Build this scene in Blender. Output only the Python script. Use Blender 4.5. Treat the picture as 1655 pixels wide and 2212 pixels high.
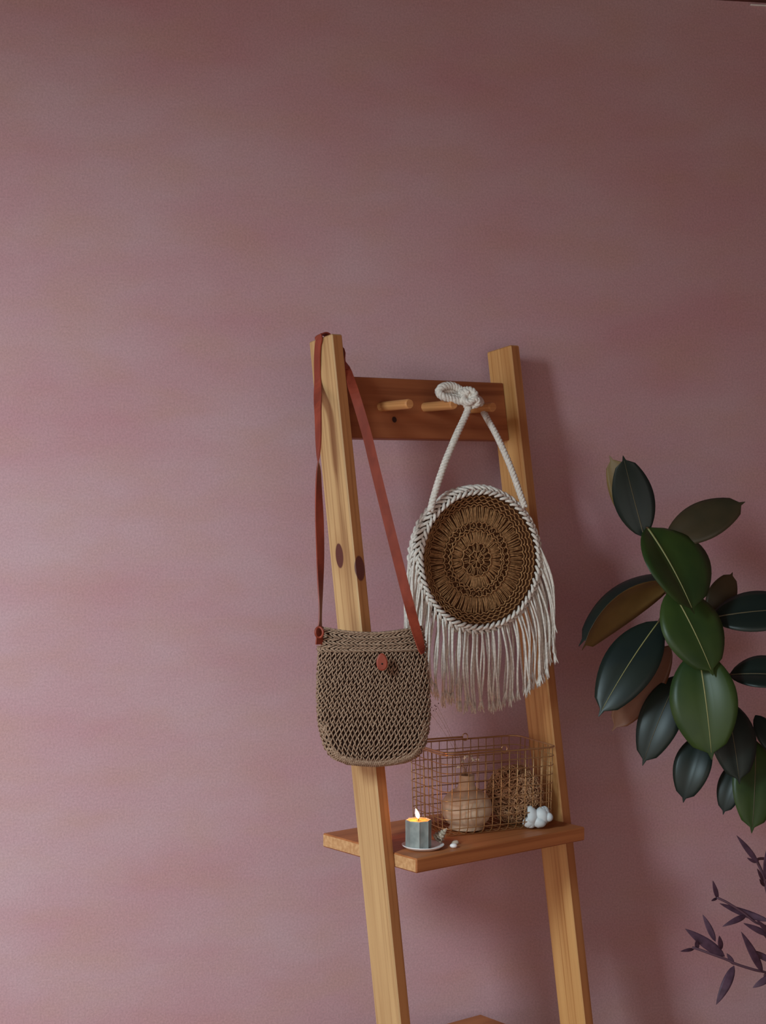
import bpy, math, random
from mathutils import Vector, Matrix
random.seed(7)
for o in list(bpy.data.objects): bpy.data.objects.remove(o)
SC = bpy.context.scene
COL = SC.collection
PI = math.pi

# ------------------------------------------------------------------ camera, world, light, exposure
PHI = 0.20                      # the wall is turned this much from the camera's image plane
CAM = Vector((-0.4972, -3.1875, 1.60))
PITCH = -0.0258
F = 3672.0
cam_d = bpy.data.cameras.new('camera'); cam = bpy.data.objects.new('camera', cam_d); COL.objects.link(cam)
cam.location = CAM; cam.rotation_euler = (PI/2+PITCH, 0, -PHI)
cam_d.sensor_fit = 'VERTICAL'; cam_d.sensor_height = 36.0; cam_d.lens = F/2212*36.0
cam_d.clip_start = 0.05
SC.camera = cam
w = bpy.data.worlds.new('room_light'); SC.world = w; w.use_nodes = True
w.node_tree.nodes['Background'].inputs[0].default_value = (1.0, 0.91, 0.83, 1)
w.node_tree.nodes['Background'].inputs[1].default_value = 1.22
# daylight from a window on the left, in front of the wall
kd = bpy.data.lights.new('window_daylight', 'AREA'); kd.shape = 'RECTANGLE'; kd.size = 0.42; kd.size_y = 0.7
kd.energy = 21.5; kd.color = (0.70, 0.92, 1.0); kd.spread = math.radians(94)
key = bpy.data.objects.new('window_daylight', kd); COL.objects.link(key)
key.location = (-1.66, -2.0, 2.27)
key.rotation_euler = (Vector((-0.65, 0, 0.30))-key.location).to_track_quat('-Z', 'Y').to_euler()
vs = SC.view_settings
vs.view_transform = 'Standard'; vs.look = 'None'; vs.exposure = 0.0; vs.gamma = 1.0; vs.use_curve_mapping = False

# ------------------------------------------------------------------ frames
LAD_YAW = 0.6831-PHI
LAD_O = Vector((0.0, -0.29, 1.832))           # front left top corner of the ladder's left upright
LEAN = 0.1592
UW, UD, GAP = 0.0232, 0.0673, 0.40            # upright width, depth, clear gap
RL = Matrix.Rotation(LAD_YAW, 3, 'Z')
RC = Matrix.Rotation(-PHI, 3, 'Z')
U_ = Vector((0, math.sin(LEAN), math.cos(LEAN)))
N_ = Vector((0, math.cos(LEAN), -math.sin(LEAN)))
def lad(x, y, z): return LAD_O + RL @ Vector((x, y, z))
def ladu(x, dd, s): return LAD_O + RL @ (Vector((x, 0, 0)) + N_*dd - U_*s)   # x across, dd into depth, s down the upright
def lvec(x, y, z): return RL @ Vector((x, y, z))
def cvec(r, f, u): return RC @ Vector((r, f, u))                             # right, away, up as seen by the photographer
def ray(px, py):
    u = (px-827.5)/F; v = (1106-py)/F
    return RC @ Vector((u, math.cos(PITCH)-v*math.sin(PITCH), math.sin(PITCH)+v*math.cos(PITCH)))
FWD = RC @ Vector((0, 1, 0))
def at(px, py, d):
    r = ray(px, py); return CAM + r*(d/r.dot(FWD))
def at_plane(px, py, p, n):
    r = ray(px, py); return CAM + r*((p-CAM).dot(n)/r.dot(n))
def depth_of(p): return (p-CAM).dot(FWD)

# ------------------------------------------------------------------ helpers
def lin(r, g, b):
    f = lambda c: (c/255/12.92) if c/255 <= 0.04045 else ((c/255+0.055)/1.055)**2.4
    return (f(r), f(g), f(b), 1)

class MB:
    def __init__(s): s.v = []; s.f = []; s.m = []; s.loc = []
    def add(s, vs, fs, mat=0, loc=None):
        o = len(s.v); s.v += [Vector(x) for x in vs]; s.f += [tuple(i+o for i in f) for f in fs]; s.m += [mat]*len(fs)
        s.loc += (loc if loc else [Vector(x) for x in vs])
    def box(s, o, ax, ay, az, bev=0.0, mat=0):
        """box from corner o with edge vectors ax, ay, az; bevelled edges; local coords kept for the grain"""
        L = [a.length for a in (ax, ay, az)]; D = [a.normalized() for a in (ax, ay, az)]
        b = bev; vs = []; loc = []; idx = {}
        for i in (0, 1):
            for j in (0, 1):
                for k in (0, 1):
                    for ax_ in range(3):
                        c = []
                        for a, t in zip(range(3), (i, j, k)):
                            lo, hi = 0.0, L[a]
                            if a != ax_: lo += b; hi -= b
                            c.append(hi if t else lo)
                        idx[(i, j, k, ax_)] = len(vs)
                        vs.append(o+D[0]*c[0]+D[1]*c[1]+D[2]*c[2]); loc.append(Vector(c))
        fs = []
        for ax_ in range(3):
            o1, o2 = (ax_+1) % 3, (ax_+2) % 3
            for t in (0, 1):
                q = []
                for (p, r) in ((0, 0), (1, 0), (1, 1), (0, 1)):
                    key_ = [0, 0, 0]; key_[ax_] = t; key_[o1] = p; key_[o2] = r
                    q.append(idx[tuple(key_)+(ax_,)])
                fs.append(tuple(q if t else q[::-1]))
        for e in range(3):
            o1, o2 = (e+1) % 3, (e+2) % 3
            for p in (0, 1):
                for r in (0, 1):
                    q = []
                    for (t, fa) in ((0, o1), (1, o1), (1, o2), (0, o2)):
                        key_ = [0, 0, 0]; key_[e] = t; key_[o1] = p; key_[o2] = r
                        q.append(idx[tuple(key_)+(fa,)])
                    fs.append(tuple(q if (p == r) else q[::-1]))
        for i in (0, 1):
            for j in (0, 1):
                for k in (0, 1):
                    q = [idx[(i, j, k, a)] for a in range(3)]
                    fs.append(tuple(q if (i+j+k) % 2 else q[::-1]))
        s.add(vs, fs, mat, loc)
    def tube(s, pts, r, n=6, mat=0, closed=False, caps=True, flat=1.0, up=None):
        pts = [Vector(p) for p in pts]; m = len(pts)
        rs = r if isinstance(r, (list, tuple)) else [r]*m
        T = []
        for i in range(m):
            if closed: t = pts[(i+1) % m]-pts[i-1]
            else: t = pts[min(i+1, m-1)]-pts[max(i-1, 0)]
            T.append(t.normalized() if t.length > 1e-9 else Vector((0, 0, 1)))
        ref = up or (Vector((0, 0, 1)) if abs(T[0].z) < 0.9 else Vector((1, 0, 0)))
        nn = (ref-T[0]*ref.dot(T[0])).normalized(); vs = []
        for i in range(m):
            if i > 0:
                nn = nn-T[i]*nn.dot(T[i])
                nn = nn.normalized() if nn.length > 1e-9 else T[i].orthogonal().normalized()
            b = T[i].cross(nn)
            for k in range(n):
                a = 2*PI*k/n
                vs.append(pts[i]+nn*math.cos(a)*rs[i]+b*math.sin(a)*rs[i]*flat)
        fs = []
        for i in range(m if closed else m-1):
            j = (i+1) % m
            for k in range(n):
                l = (k+1) % n
                fs.append((i*n+k, i*n+l, j*n+l, j*n+k))
        if caps and not closed:
            fs.append(tuple(range(n))[::-1]); fs.append(tuple((m-1)*n+k for k in range(n)))
        s.add(vs, fs, mat)
    def lathe(s, o, prof, n=32, mat=0, lobes=0, amp=0.0, ax=Vector((0, 0, 1)), sharp=False):
        ax = ax.normalized(); e1 = ax.orthogonal().normalized(); e2 = ax.cross(e1); vs = []; fs = []
        for (r, z) in prof:
            for k in range(n):
                a = 2*PI*k/n; rr = r*(1+amp*math.cos(lobes*a)) if lobes else r
                vs.append(o+ax*z+(e1*math.cos(a)+e2*math.sin(a))*rr)
        for i in range(len(prof)-1):
            for k in range(n):
                l = (k+1) % n
                fs.append((i*n+k, i*n+l, (i+1)*n+l, (i+1)*n+k))
        if prof[0][0] > 1e-6: fs.append(tuple(range(n))[::-1])
        if prof[-1][0] > 1e-6: fs.append(tuple((len(prof)-1)*n+k for k in range(n)))
        s.add(vs, fs, mat)
    def blob(s, o, rx, ry, rz, n=16, mat=0, ax=None, wob=0.0, seed=0):
        R = ax or Matrix.Identity(3); rnd = random.Random(seed); vs = []; fs = []; m = n//2
        ph = [rnd.uniform(0, 6.28) for _ in range(6)]
        for i in range(m+1):
            t = PI*i/m
            for k in range(n):
                a = 2*PI*k/n
                g = 1+wob*(math.sin(3*a+ph[0])*math.sin(2*t+ph[1])+math.sin(2*a+ph[2])*math.sin(3*t+ph[3]))
                vs.append(o+R @ Vector((rx*g*math.sin(t)*math.cos(a), ry*g*math.sin(t)*math.sin(a), rz*g*math.cos(t))))
        for i in range(m):
            for k in range(n):
                l = (k+1) % n
                fs.append((i*n+k, (i+1)*n+k, (i+1)*n+l, i*n+l))
        s.add(vs, fs, mat)
    def ribbon(s, pts, wd, width, th, mat=0):
        vs = []; fs = []; m = len(pts)
        for i in range(m):
            t = (pts[min(i+1, m-1)]-pts[max(i-1, 0)]).normalized(); d = (wd[i]-t*wd[i].dot(t)).normalized(); nn = t.cross(d)
            w_ = width[i] if isinstance(width, (list, tuple)) else width
            for (a, b) in ((-1, -1), (1, -1), (1, 1), (-1, 1)): vs.append(pts[i]+d*a*w_/2+nn*b*th/2)
        for i in range(m-1):
            for k in range(4):
                l = (k+1) % 4; fs.append((i*4+k, i*4+l, (i+1)*4+l, (i+1)*4+k))
        fs.append((3, 2, 1, 0)); fs.append(tuple((m-1)*4+k for k in range(4)))
        s.add(vs, fs, mat)
    def build(s, name, mats, parent=None, smooth=True, keep=False, kind=None):
        mats = mats if isinstance(mats, (list, tuple)) else [mats]
        off = Vector((0, 0, 0))
        if parent is not None:
            p = parent
            while p is not None: off += p.location; p = p.parent
        me = bpy.data.meshes.new(name)
        loc0 = Vector((0, 0, 0))
        if parent is None and not keep:          # put the origin of a single-mesh thing at its base
            mn = [min(v[i] for v in s.v) for i in range(3)]; mx = [max(v[i] for v in s.v) for i in range(3)]
            loc0 = Vector(((mn[0]+mx[0])/2, (mn[1]+mx[1])/2, mn[2])); off = loc0
        me.from_pydata([v-off for v in s.v], [], s.f)
        for m in mats: me.materials.append(m)
        me.polygons.foreach_set('material_index', s.m)
        if smooth: me.polygons.foreach_set('use_smooth', [True]*len(s.f))
        at_ = me.attributes.new('loc', 'FLOAT_VECTOR', 'POINT')
        at_.data.foreach_set('vector', [c for v in s.loc for c in v])
        me.update()
        o = bpy.data.objects.new(name, me); COL.objects.link(o); o.location = loc0
        if parent is not None: o.parent = parent
        if kind: o['kind'] = kind
        return o

def tag(o, label, cat, group=None):
    o['label'] = label; o['category'] = cat
    if group: o['group'] = group
    return o
def thing(name, loc, label, cat, group=None):
    o = bpy.data.objects.new(name, None); COL.objects.link(o); o.location = loc; o.empty_display_size = 0.05
    return tag(o, label, cat, group)
def spline(pts, n=8, closed=False):
    pts = [Vector(p) for p in pts]; out = []; m = len(pts)
    for i in range(m if closed else m-1):
        if closed: p0, p1, p2, p3 = pts[i-1], pts[i], pts[(i+1) % m], pts[(i+2) % m]
        else: p0, p1, p2, p3 = pts[max(i-1, 0)], pts[i], pts[i+1], pts[min(i+2, m-1)]
        for k in range(n):
            t = k/n
            out.append(0.5*((2*p1)+(p2-p0)*t+(2*p0-5*p1+4*p2-p3)*t*t+(3*p1-p0-3*p2+p3)*t**3))
    if not closed: out.append(pts[-1])
    return out
def rope(mb, pts, R, pitch, strands=3, n=6, closed=False, mat=0):
    """twisted cord along a path"""
    pts = [Vector(p) for p in pts]; m = len(pts); acc = [0.0]
    for i in range(1, m): acc.append(acc[-1]+(pts[i]-pts[i-1]).length)
    tot = acc[-1]+((pts[0]-pts[-1]).length if closed else 0)
    turns = max(1, round(tot/pitch)); step = pitch/9; N = max(8, int(tot/step))
    P = []; j = 0
    for i in range(N if closed else N+1):
        d = tot*i/N
        while j < m-2 and acc[j+1] < d: j += 1
        if closed and d > acc[-1]:
            t = (d-acc[-1])/(tot-acc[-1]); P.append(pts[-1].lerp(pts[0], t)); continue
        t = (d-acc[j])/max(1e-9, acc[j+1]-acc[j]); P.append(pts[j].lerp(pts[j+1], t))
    q = len(P); T = [((P[(i+1) % q]-P[i-1]) if closed else (P[min(i+1, q-1)]-P[max(i-1, 0)])).normalized() for i in range(q)]
    nn = T[0].orthogonal().normalized(); fr = []
    for i in range(q):
        nn = (nn-T[i]*nn.dot(T[i])).normalized(); fr.append((nn.copy(), T[i].cross(nn)))
    for k in range(strands):
        pp = []
        for i in range(q):
            a = 2*PI*(turns*i/(q if closed else q-1)+k/strands)
            pp.append(P[i]+fr[i][0]*math.cos(a)*R*0.5+fr[i][1]*math.sin(a)*R*0.5)
        mb.tube(pp, R*0.56, n, mat, closed=False)

# ------------------------------------------------------------------ materials
def mat(name, color, rough=0.6, spec=0.4, metal=0.0, **kw):
    m = bpy.data.materials.new(name); m.use_nodes = True
    b = m.node_tree.nodes['Principled BSDF']
    b.inputs['Base Color'].default_value = color; b.inputs['Roughness'].default_value = rough
    b.inputs['Specular IOR Level'].default_value = spec; b.inputs['Metallic'].default_value = metal
    for k, v in kw.items(): b.inputs[k.replace('_', ' ')].default_value = v
    return m
def nodes(m): return m.node_tree.nodes, m.node_tree.links, m.node_tree.nodes['Principled BSDF']
def mottled(name, c1, c2, scale=(40, 40, 40), rough=0.6, spec=0.35, bump=0.0, lo=0.35, hi=0.65, detail=4, coord='Object', metal=0.0):
    m = mat(name, c1, rough, spec, metal); N, L, b = nodes(m)
    tc = N.new('ShaderNodeTexCoord'); mp = N.new('ShaderNodeMapping'); mp.inputs['Scale'].default_value = scale
    L.new(tc.outputs[coord], mp.inputs['Vector'])
    nz = N.new('ShaderNodeTexNoise'); nz.inputs['Scale'].default_value = 1; nz.inputs['Detail'].default_value = detail
    L.new(mp.outputs[0], nz.inputs['Vector'])
    rp = N.new('ShaderNodeValToRGB'); rp.color_ramp.elements[0].position = lo; rp.color_ramp.elements[1].position = hi
    rp.color_ramp.elements[0].color = c1; rp.color_ramp.elements[1].color = c2
    L.new(nz.outputs[0], rp.inputs[0]); L.new(rp.outputs[0], b.inputs['Base Color'])
    if bump:
        bp = N.new('ShaderNodeBump'); bp.inputs['Strength'].default_value = bump; bp.inputs['Distance'].default_value = 0.002
        L.new(nz.outputs[0], bp.inputs['Height']); L.new(bp.outputs[0], b.inputs['Normal'])
    return m
def wood(name, light, dark, knots=(), fine=150.0, seed=0.0):
    """pine: rings stretched along the third local axis, optional dark knots (centre xyz, radii xyz)"""
    m = mat(name, light, 0.5, 0.35); N, L, b = nodes(m)
    a = N.new('ShaderNodeAttribute'); a.attribute_name = 'loc'
    def noise(sc, det, off):
        mp = N.new('ShaderNodeMapping'); mp.inputs['Scale'].default_value = sc; mp.inputs['Location'].default_value = (off+seed, off*2+seed, off*3)
        L.new(a.outputs['Vector'], mp.inputs[0])
        z = N.new('ShaderNodeTexNoise'); z.inputs['Scale'].default_value = 1; z.inputs['Detail'].default_value = det
        L.new(mp.outputs[0], z.inputs['Vector']); return z
    z1 = noise((fine, fine, 2.0), 3, 1.0); z2 = noise((34, 34, 1.6), 3, 4.0); z3 = noise((900, 900, 22), 2, 7.0)
    def ramp(src, lo, hi):
        r = N.new('ShaderNodeMapRange'); r.inputs['From Min'].default_value = lo; r.inputs['From Max'].default_value = hi; r.clamp = True
        L.new(src, r.inputs['Value']); return r.outputs[0]
    def math_(op, x, y):
        n = N.new('ShaderNodeMath'); n.operation = op; n.use_clamp = True
        for i, q in enumerate((x, y)):
            if isinstance(q, (int, float)): n.inputs[i].default_value = q
            else: L.new(q, n.inputs[i])
        return n.outputs[0]
    g = math_('ADD', math_('MULTIPLY', ramp(z1.outputs[0], .50, .68), .55), math_('MULTIPLY', ramp(z2.outputs[0], .40, .66), .45))
    g = math_('ADD', g, math_('MULTIPLY', ramp(z3.outputs[0], .5, .75), .12))
    mx = N.new('ShaderNodeMix'); mx.data_type = 'RGBA'
    L.new(g, mx.inputs['Factor']); mx.inputs['A'].default_value = light; mx.inputs['B'].default_value = dark
    out = mx.outputs['Result']
    for (c, r, col) in knots:
        v1 = N.new('ShaderNodeVectorMath'); v1.operation = 'SUBTRACT'; L.new(a.outputs['Vector'], v1.inputs[0]); v1.inputs[1].default_value = c
        v2 = N.new('ShaderNodeVectorMath'); v2.operation = 'DIVIDE'; L.new(v1.outputs[0], v2.inputs[0]); v2.inputs[1].default_value = r
        v3 = N.new('ShaderNodeVectorMath'); v3.operation = 'LENGTH'; L.new(v2.outputs[0], v3.inputs[0])
        halo = ramp(v3.outputs['Value'], 2.2, 1.0)
        k0 = N.new('ShaderNodeMix'); k0.data_type = 'RGBA'; L.new(math_('MULTIPLY', halo, .28), k0.inputs['Factor']); L.new(out, k0.inputs['A']); k0.inputs['B'].default_value = dark
        k = N.new('ShaderNodeMix'); k.data_type = 'RGBA'
        L.new(ramp(v3.outputs['Value'], 1.04, .92), k.inputs['Factor']); L.new(k0.outputs['Result'], k.inputs['A']); k.inputs['B'].default_value = col
        out = k.outputs['Result']
    L.new(out, b.inputs['Base Color'])
    bp = N.new('ShaderNodeBump'); bp.inputs['Strength'].default_value = 0.25; bp.inputs['Distance'].default_value = 0.0008
    L.new(g, bp.inputs['Height']); L.new(bp.outputs[0], b.inputs['Normal'])
    return m

def wall_material():
    m = mat('pink_limewash', lin(176, 132, 133), 0.9, 0.15); N, L, b = nodes(m)
    tc = N.new('ShaderNodeTexCoord')
    def noise(sc, det, rough=0.5):
        mp = N.new('ShaderNodeMapping'); mp.inputs['Scale'].default_value = sc; L.new(tc.outputs['Object'], mp.inputs[0])
        z = N.new('ShaderNodeTexNoise'); z.inputs['Scale'].default_value = 1; z.inputs['Detail'].default_value = det; z.inputs['Roughness'].default_value = rough
        L.new(mp.outputs[0], z.inputs['Vector']); return z
    big = noise((2.2, 2.2, 5.0), 5, 0.55)
    r1 = N.new('ShaderNodeValToRGB'); e = r1.color_ramp.elements
    e[0].position = .33; e[0].color = lin(182, 134, 139); e[1].position = .67; e[1].color = lin(186, 151, 155)
    L.new(big.outputs[0], r1.inputs[0])
    hue = noise((6, 6, 14), 4)
    mx = N.new('ShaderNodeMix'); mx.data_type = 'RGBA'; L.new(r1.outputs[0], mx.inputs['A']); mx.inputs['B'].default_value = lin(182, 140, 128)
    mr = N.new('ShaderNodeMapRange'); mr.inputs['From Min'].default_value = .45; mr.inputs['From Max'].default_value = .7; mr.inputs['To Max'].default_value = .4
    L.new(hue.outputs[0], mr.inputs['Value']); L.new(mr.outputs[0], mx.inputs['Factor'])
    fine = noise((260, 260, 260), 3, 0.7)                       # sandy grain of the paint
    r2 = N.new('ShaderNodeMapRange'); r2.inputs['From Min'].default_value = .3; r2.inputs['From Max'].default_value = .7
    r2.inputs['To Min'].default_value = .87; r2.inputs['To Max'].default_value = 1.13
    L.new(fine.outputs[0], r2.inputs['Value'])
    mu = N.new('ShaderNodeVectorMath'); mu.operation = 'SCALE'; L.new(mx.outputs['Result'], mu.inputs[0]); L.new(r2.outputs[0], mu.inputs['Scale'])
    L.new(mu.outputs[0], b.inputs['Base Color'])
    bp = N.new('ShaderNodeBump'); bp.inputs['Strength'].default_value = 0.35; bp.inputs['Distance'].default_value = 0.0015
    L.new(fine.outputs[0], bp.inputs['Height']); L.new(bp.outputs[0], b.inputs['Normal'])
    return m
M_WALL = wall_material()
M_CEIL = wood('ceiling_wood', lin(104, 52, 36), lin(66, 28, 20))
M_FLOOR = wood('floor_wood', lin(150, 104, 70), lin(104, 66, 42))
M_WHITE = mat('white_paint', lin(232, 228, 226), 0.5)
PINE_L, PINE_D = lin(202, 160, 112), lin(150, 100, 60)

# ------------------------------------------------------------------ the room
CEIL_Z = at_plane(1600, 3.3, Vector((0, 0, 0)), Vector((0, 1, 0))).z
def struct(mb, name, m, smooth=False):
    o = mb.build(name, m, smooth=smooth, keep=True); o['kind'] = 'structure'; return o
mb = MB(); mb.box(Vector((-4, 0, 0)), Vector((8, 0, 0)), Vector((0, 0.12, 0)), Vector((0, 0, CEIL_Z))); struct(mb, 'wall_back', M_WALL)
mb = MB(); mb.box(Vector((1.7, -5, 0)), Vector((0.12, 0, 0)), Vector((0, 5, 0)), Vector((0, 0, CEIL_Z))); struct(mb, 'fill_block_wall', M_WALL)  # unseen wall, added to block fill light from the right
mb = MB(); mb.box(Vector((-4, -5, -0.1)), Vector((0, 5.12, 0)), Vector((0, 0, .1)), Vector((8, 0, 0))); struct(mb, 'floor', M_FLOOR)
mb = MB(); mb.box(Vector((-4, -5, CEIL_Z)), Vector((0, 5.12, 0)), Vector((0, 0, .1)), Vector((8, 0, 0))); struct(mb, 'ceiling', M_CEIL)
tp = at_plane(1620, 5, Vector((0, 0, 0)), Vector((0, 1, 0)))
mb = MB(); mb.box(Vector((tp.x, -0.006, CEIL_Z-0.008)), Vector((0.9, 0, 0)), Vector((0, 0.0058, 0)), Vector((0, 0, .0032)), 0.0008); struct(mb, 'trim_1', M_WHITE)

# ------------------------------------------------------------------ ladder shelf
base_s = LAD_O.z/math.cos(LEAN)               # length of an upright down to the floor
ls = thing('ladder_shelf', lad(UW+GAP/2, -math.tan(LEAN)*LAD_O.z, -LAD_O.z), 'leaning honey pine ladder shelf with pegs, standing by the pink wall', 'shelf')
KN = lin(92, 46, 38)
def up_s(y): return (y-722)/1000.0
M_UP1 = wood('pine_upright_knotty', PINE_L, PINE_D, knots=(((0.0, 0.040, base_s-0.383), (0.006, 0.0108, 0.022), KN), ((UW*.45, 0.0, base_s-0.408), (0.0105, 0.009, 0.022), KN)), fine=190, seed=0)
M_UP2 = wood('pine_upright', lin(208, 156, 98), lin(164, 102, 50), fine=190, seed=9)
M_SH = wood('pine_shelf', lin(182, 112, 66), lin(132, 70, 36), fine=70, seed=3)
M_PB = wood('pine_peg_board', lin(170, 100, 62), lin(120, 60, 34), knots=(((0.0, 0.034, 0.1225), (0.03, 0.0055, 0.0055), lin(52, 26, 20)),), fine=45, seed=5)
M_PEG = wood('beech_peg', lin(216, 152, 96), lin(182, 116, 66), fine=300, seed=2)
M_EDGE_SHADE = wood('pine_upright_edge_shaded', lin(178, 116, 70), lin(134, 76, 40), knots=(((UW*.45, 0.0, base_s-0.408), (0.0105, 0.009, 0.022), KN),), fine=120, seed=4)
M_EDGE_SHADE2 = wood('pine_upright_edge_shaded', lin(178, 116, 70), lin(134, 76, 40), fine=120, seed=14)
for x0, m, me_ in ((0, M_UP1, M_EDGE_SHADE), (UW+GAP, M_UP2, M_EDGE_SHADE2)):
    mb = MB()
    o = ladu(x0, 0, base_s); mb.box(o, lvec(UW, 0, 0), RL @ (N_*UD), RL @ (U_*base_s), 0.0022)
    # cut the foot level with the floor
    mb.v = [Vector((v.x, v.y, max(v.z, 0.0005))) for v in mb.v]
    for fi, f in enumerate(mb.f):               # narrow faces: shade painted in as a darker, redder pine
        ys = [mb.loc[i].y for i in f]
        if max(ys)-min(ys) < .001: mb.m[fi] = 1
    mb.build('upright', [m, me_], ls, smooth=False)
M_END = mottled('pine_end_grain', lin(208, 160, 114), lin(186, 134, 90), (160, 160, 160), .65, .2)
def shelf(zt, th, yf, yb, name='shelf_board'):
    mb = MB(); mb.box(lad(UW+.0004, yf, zt-th), lvec(0, yb-yf, 0), lvec(0, 0, th), lvec(GAP-.0008, 0, 0), 0.0022)
    for fi, f in enumerate(mb.f):
        zs = [mb.loc[i].z for i in f]
        if max(zs)-min(zs) < .001: mb.m[fi] = 1
    return mb.build(name, [M_SH, M_END], ls, smooth=False)
SHZ = -0.8791; SHT = 0.0244
shelf(SHZ, SHT, -0.1984, 0.0590)
shelf(-1.2896, SHT, -0.400, 0.0802)
shelf(-1.66, SHT, -0.56, 0.06)
PBD = 0.0304
mb = MB(); mb.box(ladu(UW+.0004, PBD, 0.067+0.1094), RL @ (N_*0.020), RL @ (U_*0.1094), lvec(GAP-.0008, 0, 0), 0.0015)
mb.v = mb.v; mb.build('peg_board', M_PB, ls, smooth=False)
NW = RL @ N_
pb_p = ladu(UW, PBD, .1)
pegs = []
for (bx, by, ex, ey) in ((823, 879, 886, 871), (918, 880, 982, 872), (1014, 884, 1066, 878)):
    B = at_plane(bx, by, pb_p, NW); best = None
    for i in range(40):                        # length and upward tilt that meet the seen end
        for j in range(21):
            Ln = .02+.003*i; t = -.3+.06*j
            E_ = B+(-NW*math.cos(t)+(RL @ U_)*math.sin(t))*Ln
            q = E_-CAM; d = q.dot(FWD); rr = ray(ex, ey); rr = rr*(d/rr.dot(FWD)); e = (rr-q).length
            if best is None or e < best[0]: best = (e, E_, Ln, t)
    E_ = best[1]; pegs.append((B, E_))
    ax = (E_-B).normalized(); Ln = (E_-B).length
    mb = MB(); r = 0.0088
    mb.lathe(B-ax*0.002, [(r*.98, 0), (r, Ln*.5), (r*1.02, Ln-.0015), (r*.86, Ln+.002)], 36, ax=ax)
    mb.loc = [Vector(((v-B).cross(ax).length*.5, v.z, (v-B).dot(ax))) for v in mb.v]
    mb.build('peg', M_PEG, ls, smooth=False)
    print('peg', best[0], best[2], best[3], depth_of(B), depth_of(E_))
SHW = LAD_O.z+SHZ                              # world height of the shelf's top
ZUP = Vector((0, 0, 1))
def on_shelf(px, py, dz=0.0): return at_plane(px, py, Vector((0, 0, SHW+dz)), ZUP)

# ------------------------------------------------------------------ crocheted shoulder bag with leather strap
M_JUTE = mottled('jute_yarn', lin(170, 139, 117), lin(132, 103, 84), (300, 300, 300), 0.85, 0.15)
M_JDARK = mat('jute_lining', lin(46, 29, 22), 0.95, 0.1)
M_LEATH = mottled('tan_leather', lin(148, 62, 42), lin(126, 50, 34), (60, 60, 20), 0.5, 0.4)
bagB = at(811, 1656, 2.80)
bag = thing('shoulder_bag', bagB, 'tan crocheted jute shoulder bag with a leather strap over the left upright', 'bag')
BR = cvec(1, .10, 0).normalized(); BU = (cvec(0.036, -0.0, 1)+RL @ Vector((0, 0.10, 0))).normalized(); BF = BU.cross(BR).normalized()*1.0
if BF.dot(FWD) > 0: BF = -BF                  # BF points at the viewer
PX = 2.80/F
OUT = [(0, 0), (2, 30), (6, 58), (14, 82), (26, 97), (45, 108), (70, 115), (100, 120), (150, 121), (200, 119), (250, 115.5), (285, 108), (303, 103)]
def half_w(h):
    h = h/PX
    for (a, b) in zip(OUT, OUT[1:]):
        if h <= b[0]: return (a[1]+(b[1]-a[1])*(h-a[0])/(b[0]-a[0]))*PX
    return OUT[-1][1]*PX
BH = 303*PX
def thick(h):
    u = h/BH; return 0.020*min(1, (u/.18+.02))**.5*(1-.45*max(0, u-.45))
def bag_pt(a, h, lift=0.0):
    ww, tt = half_w(h), thick(h)
    ca, sa = math.cos(a), math.sin(a)
    x = ww*math.copysign(abs(ca)**.8, ca); y = tt*math.copysign(abs(sa)**.9, sa)
    n = Vector((ca*tt, sa*ww, 0)); n = n.normalized() if n.length > 1e-9 else Vector((0, 1, 0))
    sag = 0.010*(1-(x/max(ww, 1e-4))**2)*max(0, (h/BH-.8)/.2)*(1 if True else 0)
    return bagB + BR*(x+n.x*lift) + BF*(y+n.y*lift) + BU*(h-sag)
mb = MB(); hs = [BH*(i/40)**1.25 for i in range(41)]; hs[0] = 0.0006; na = 40; vs = []; fs = []
for h in hs:
    for k in range(na): vs.append(bag_pt(2*PI*k/na, h, -0.0004))
for i in range(40):
    for k in range(na): fs.append((i*na+k, i*na+(k+1) % na, (i+1)*na+(k+1) % na, (i+1)*na+k))
fs.append(tuple(range(na))[::-1]); mb.add(vs, fs); body = None
mb.build('lining', M_JDARK, bag)
mb = MB(); rh = 0.0078; rnd = random.Random(3)
nrow = int((BH-.040)/rh)
for i in range(nrow+1):
    h0 = 0.0035+i*rh
    per = 4*half_w(h0)*.98+2.0*thick(h0); nst = max(8, int(per/0.0078))
    # equal steps along the outline
    pa = [2*PI*k/240 for k in range(241)]; acc = [0]
    for k in range(240): acc.append(acc[-1]+(bag_pt(pa[k+1], h0)-bag_pt(pa[k], h0)).length)
    def ang(s):
        s = (s % acc[-1]); j = 0
        lo, hi = 0, 240
        while hi-lo > 1:
            m_ = (lo+hi)//2
            if acc[m_] <= s: lo = m_
            else: hi = m_
        return pa[lo]+(pa[lo+1]-pa[lo])*(s-acc[lo])/max(1e-9, acc[lo+1]-acc[lo])
    st = acc[-1]/nst
    for k in range(nst):
        c = (k+.5*(i % 2)+rnd.uniform(-.08, .08))*st+i*.0011
        jz = rnd.uniform(-.0006, .0006)
        for (dx0, dx1, la, r_) in ((-.85, .02, .0027, .00135), (.30, .10, .0019, .0012)):
            up = rh*(1.22+rnd.uniform(-.1, .1)); jx = rnd.uniform(-.08, .08)
            p = [bag_pt(ang(c+st*(dx0+jx+(dx1-dx0)*t)), min(BH, max(.0003, h0+up*(1-t)-rh*.12+jz)), lf) for t, lf in ((0, -.0006), (.3, la), (.7, la*1.1), (1, -.0002))]
            mb.tube(p, [r_*.75, r_, r_, r_*.7], 5, 0, caps=False)
mb.build('crochet_body', M_JUTE, bag)
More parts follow.
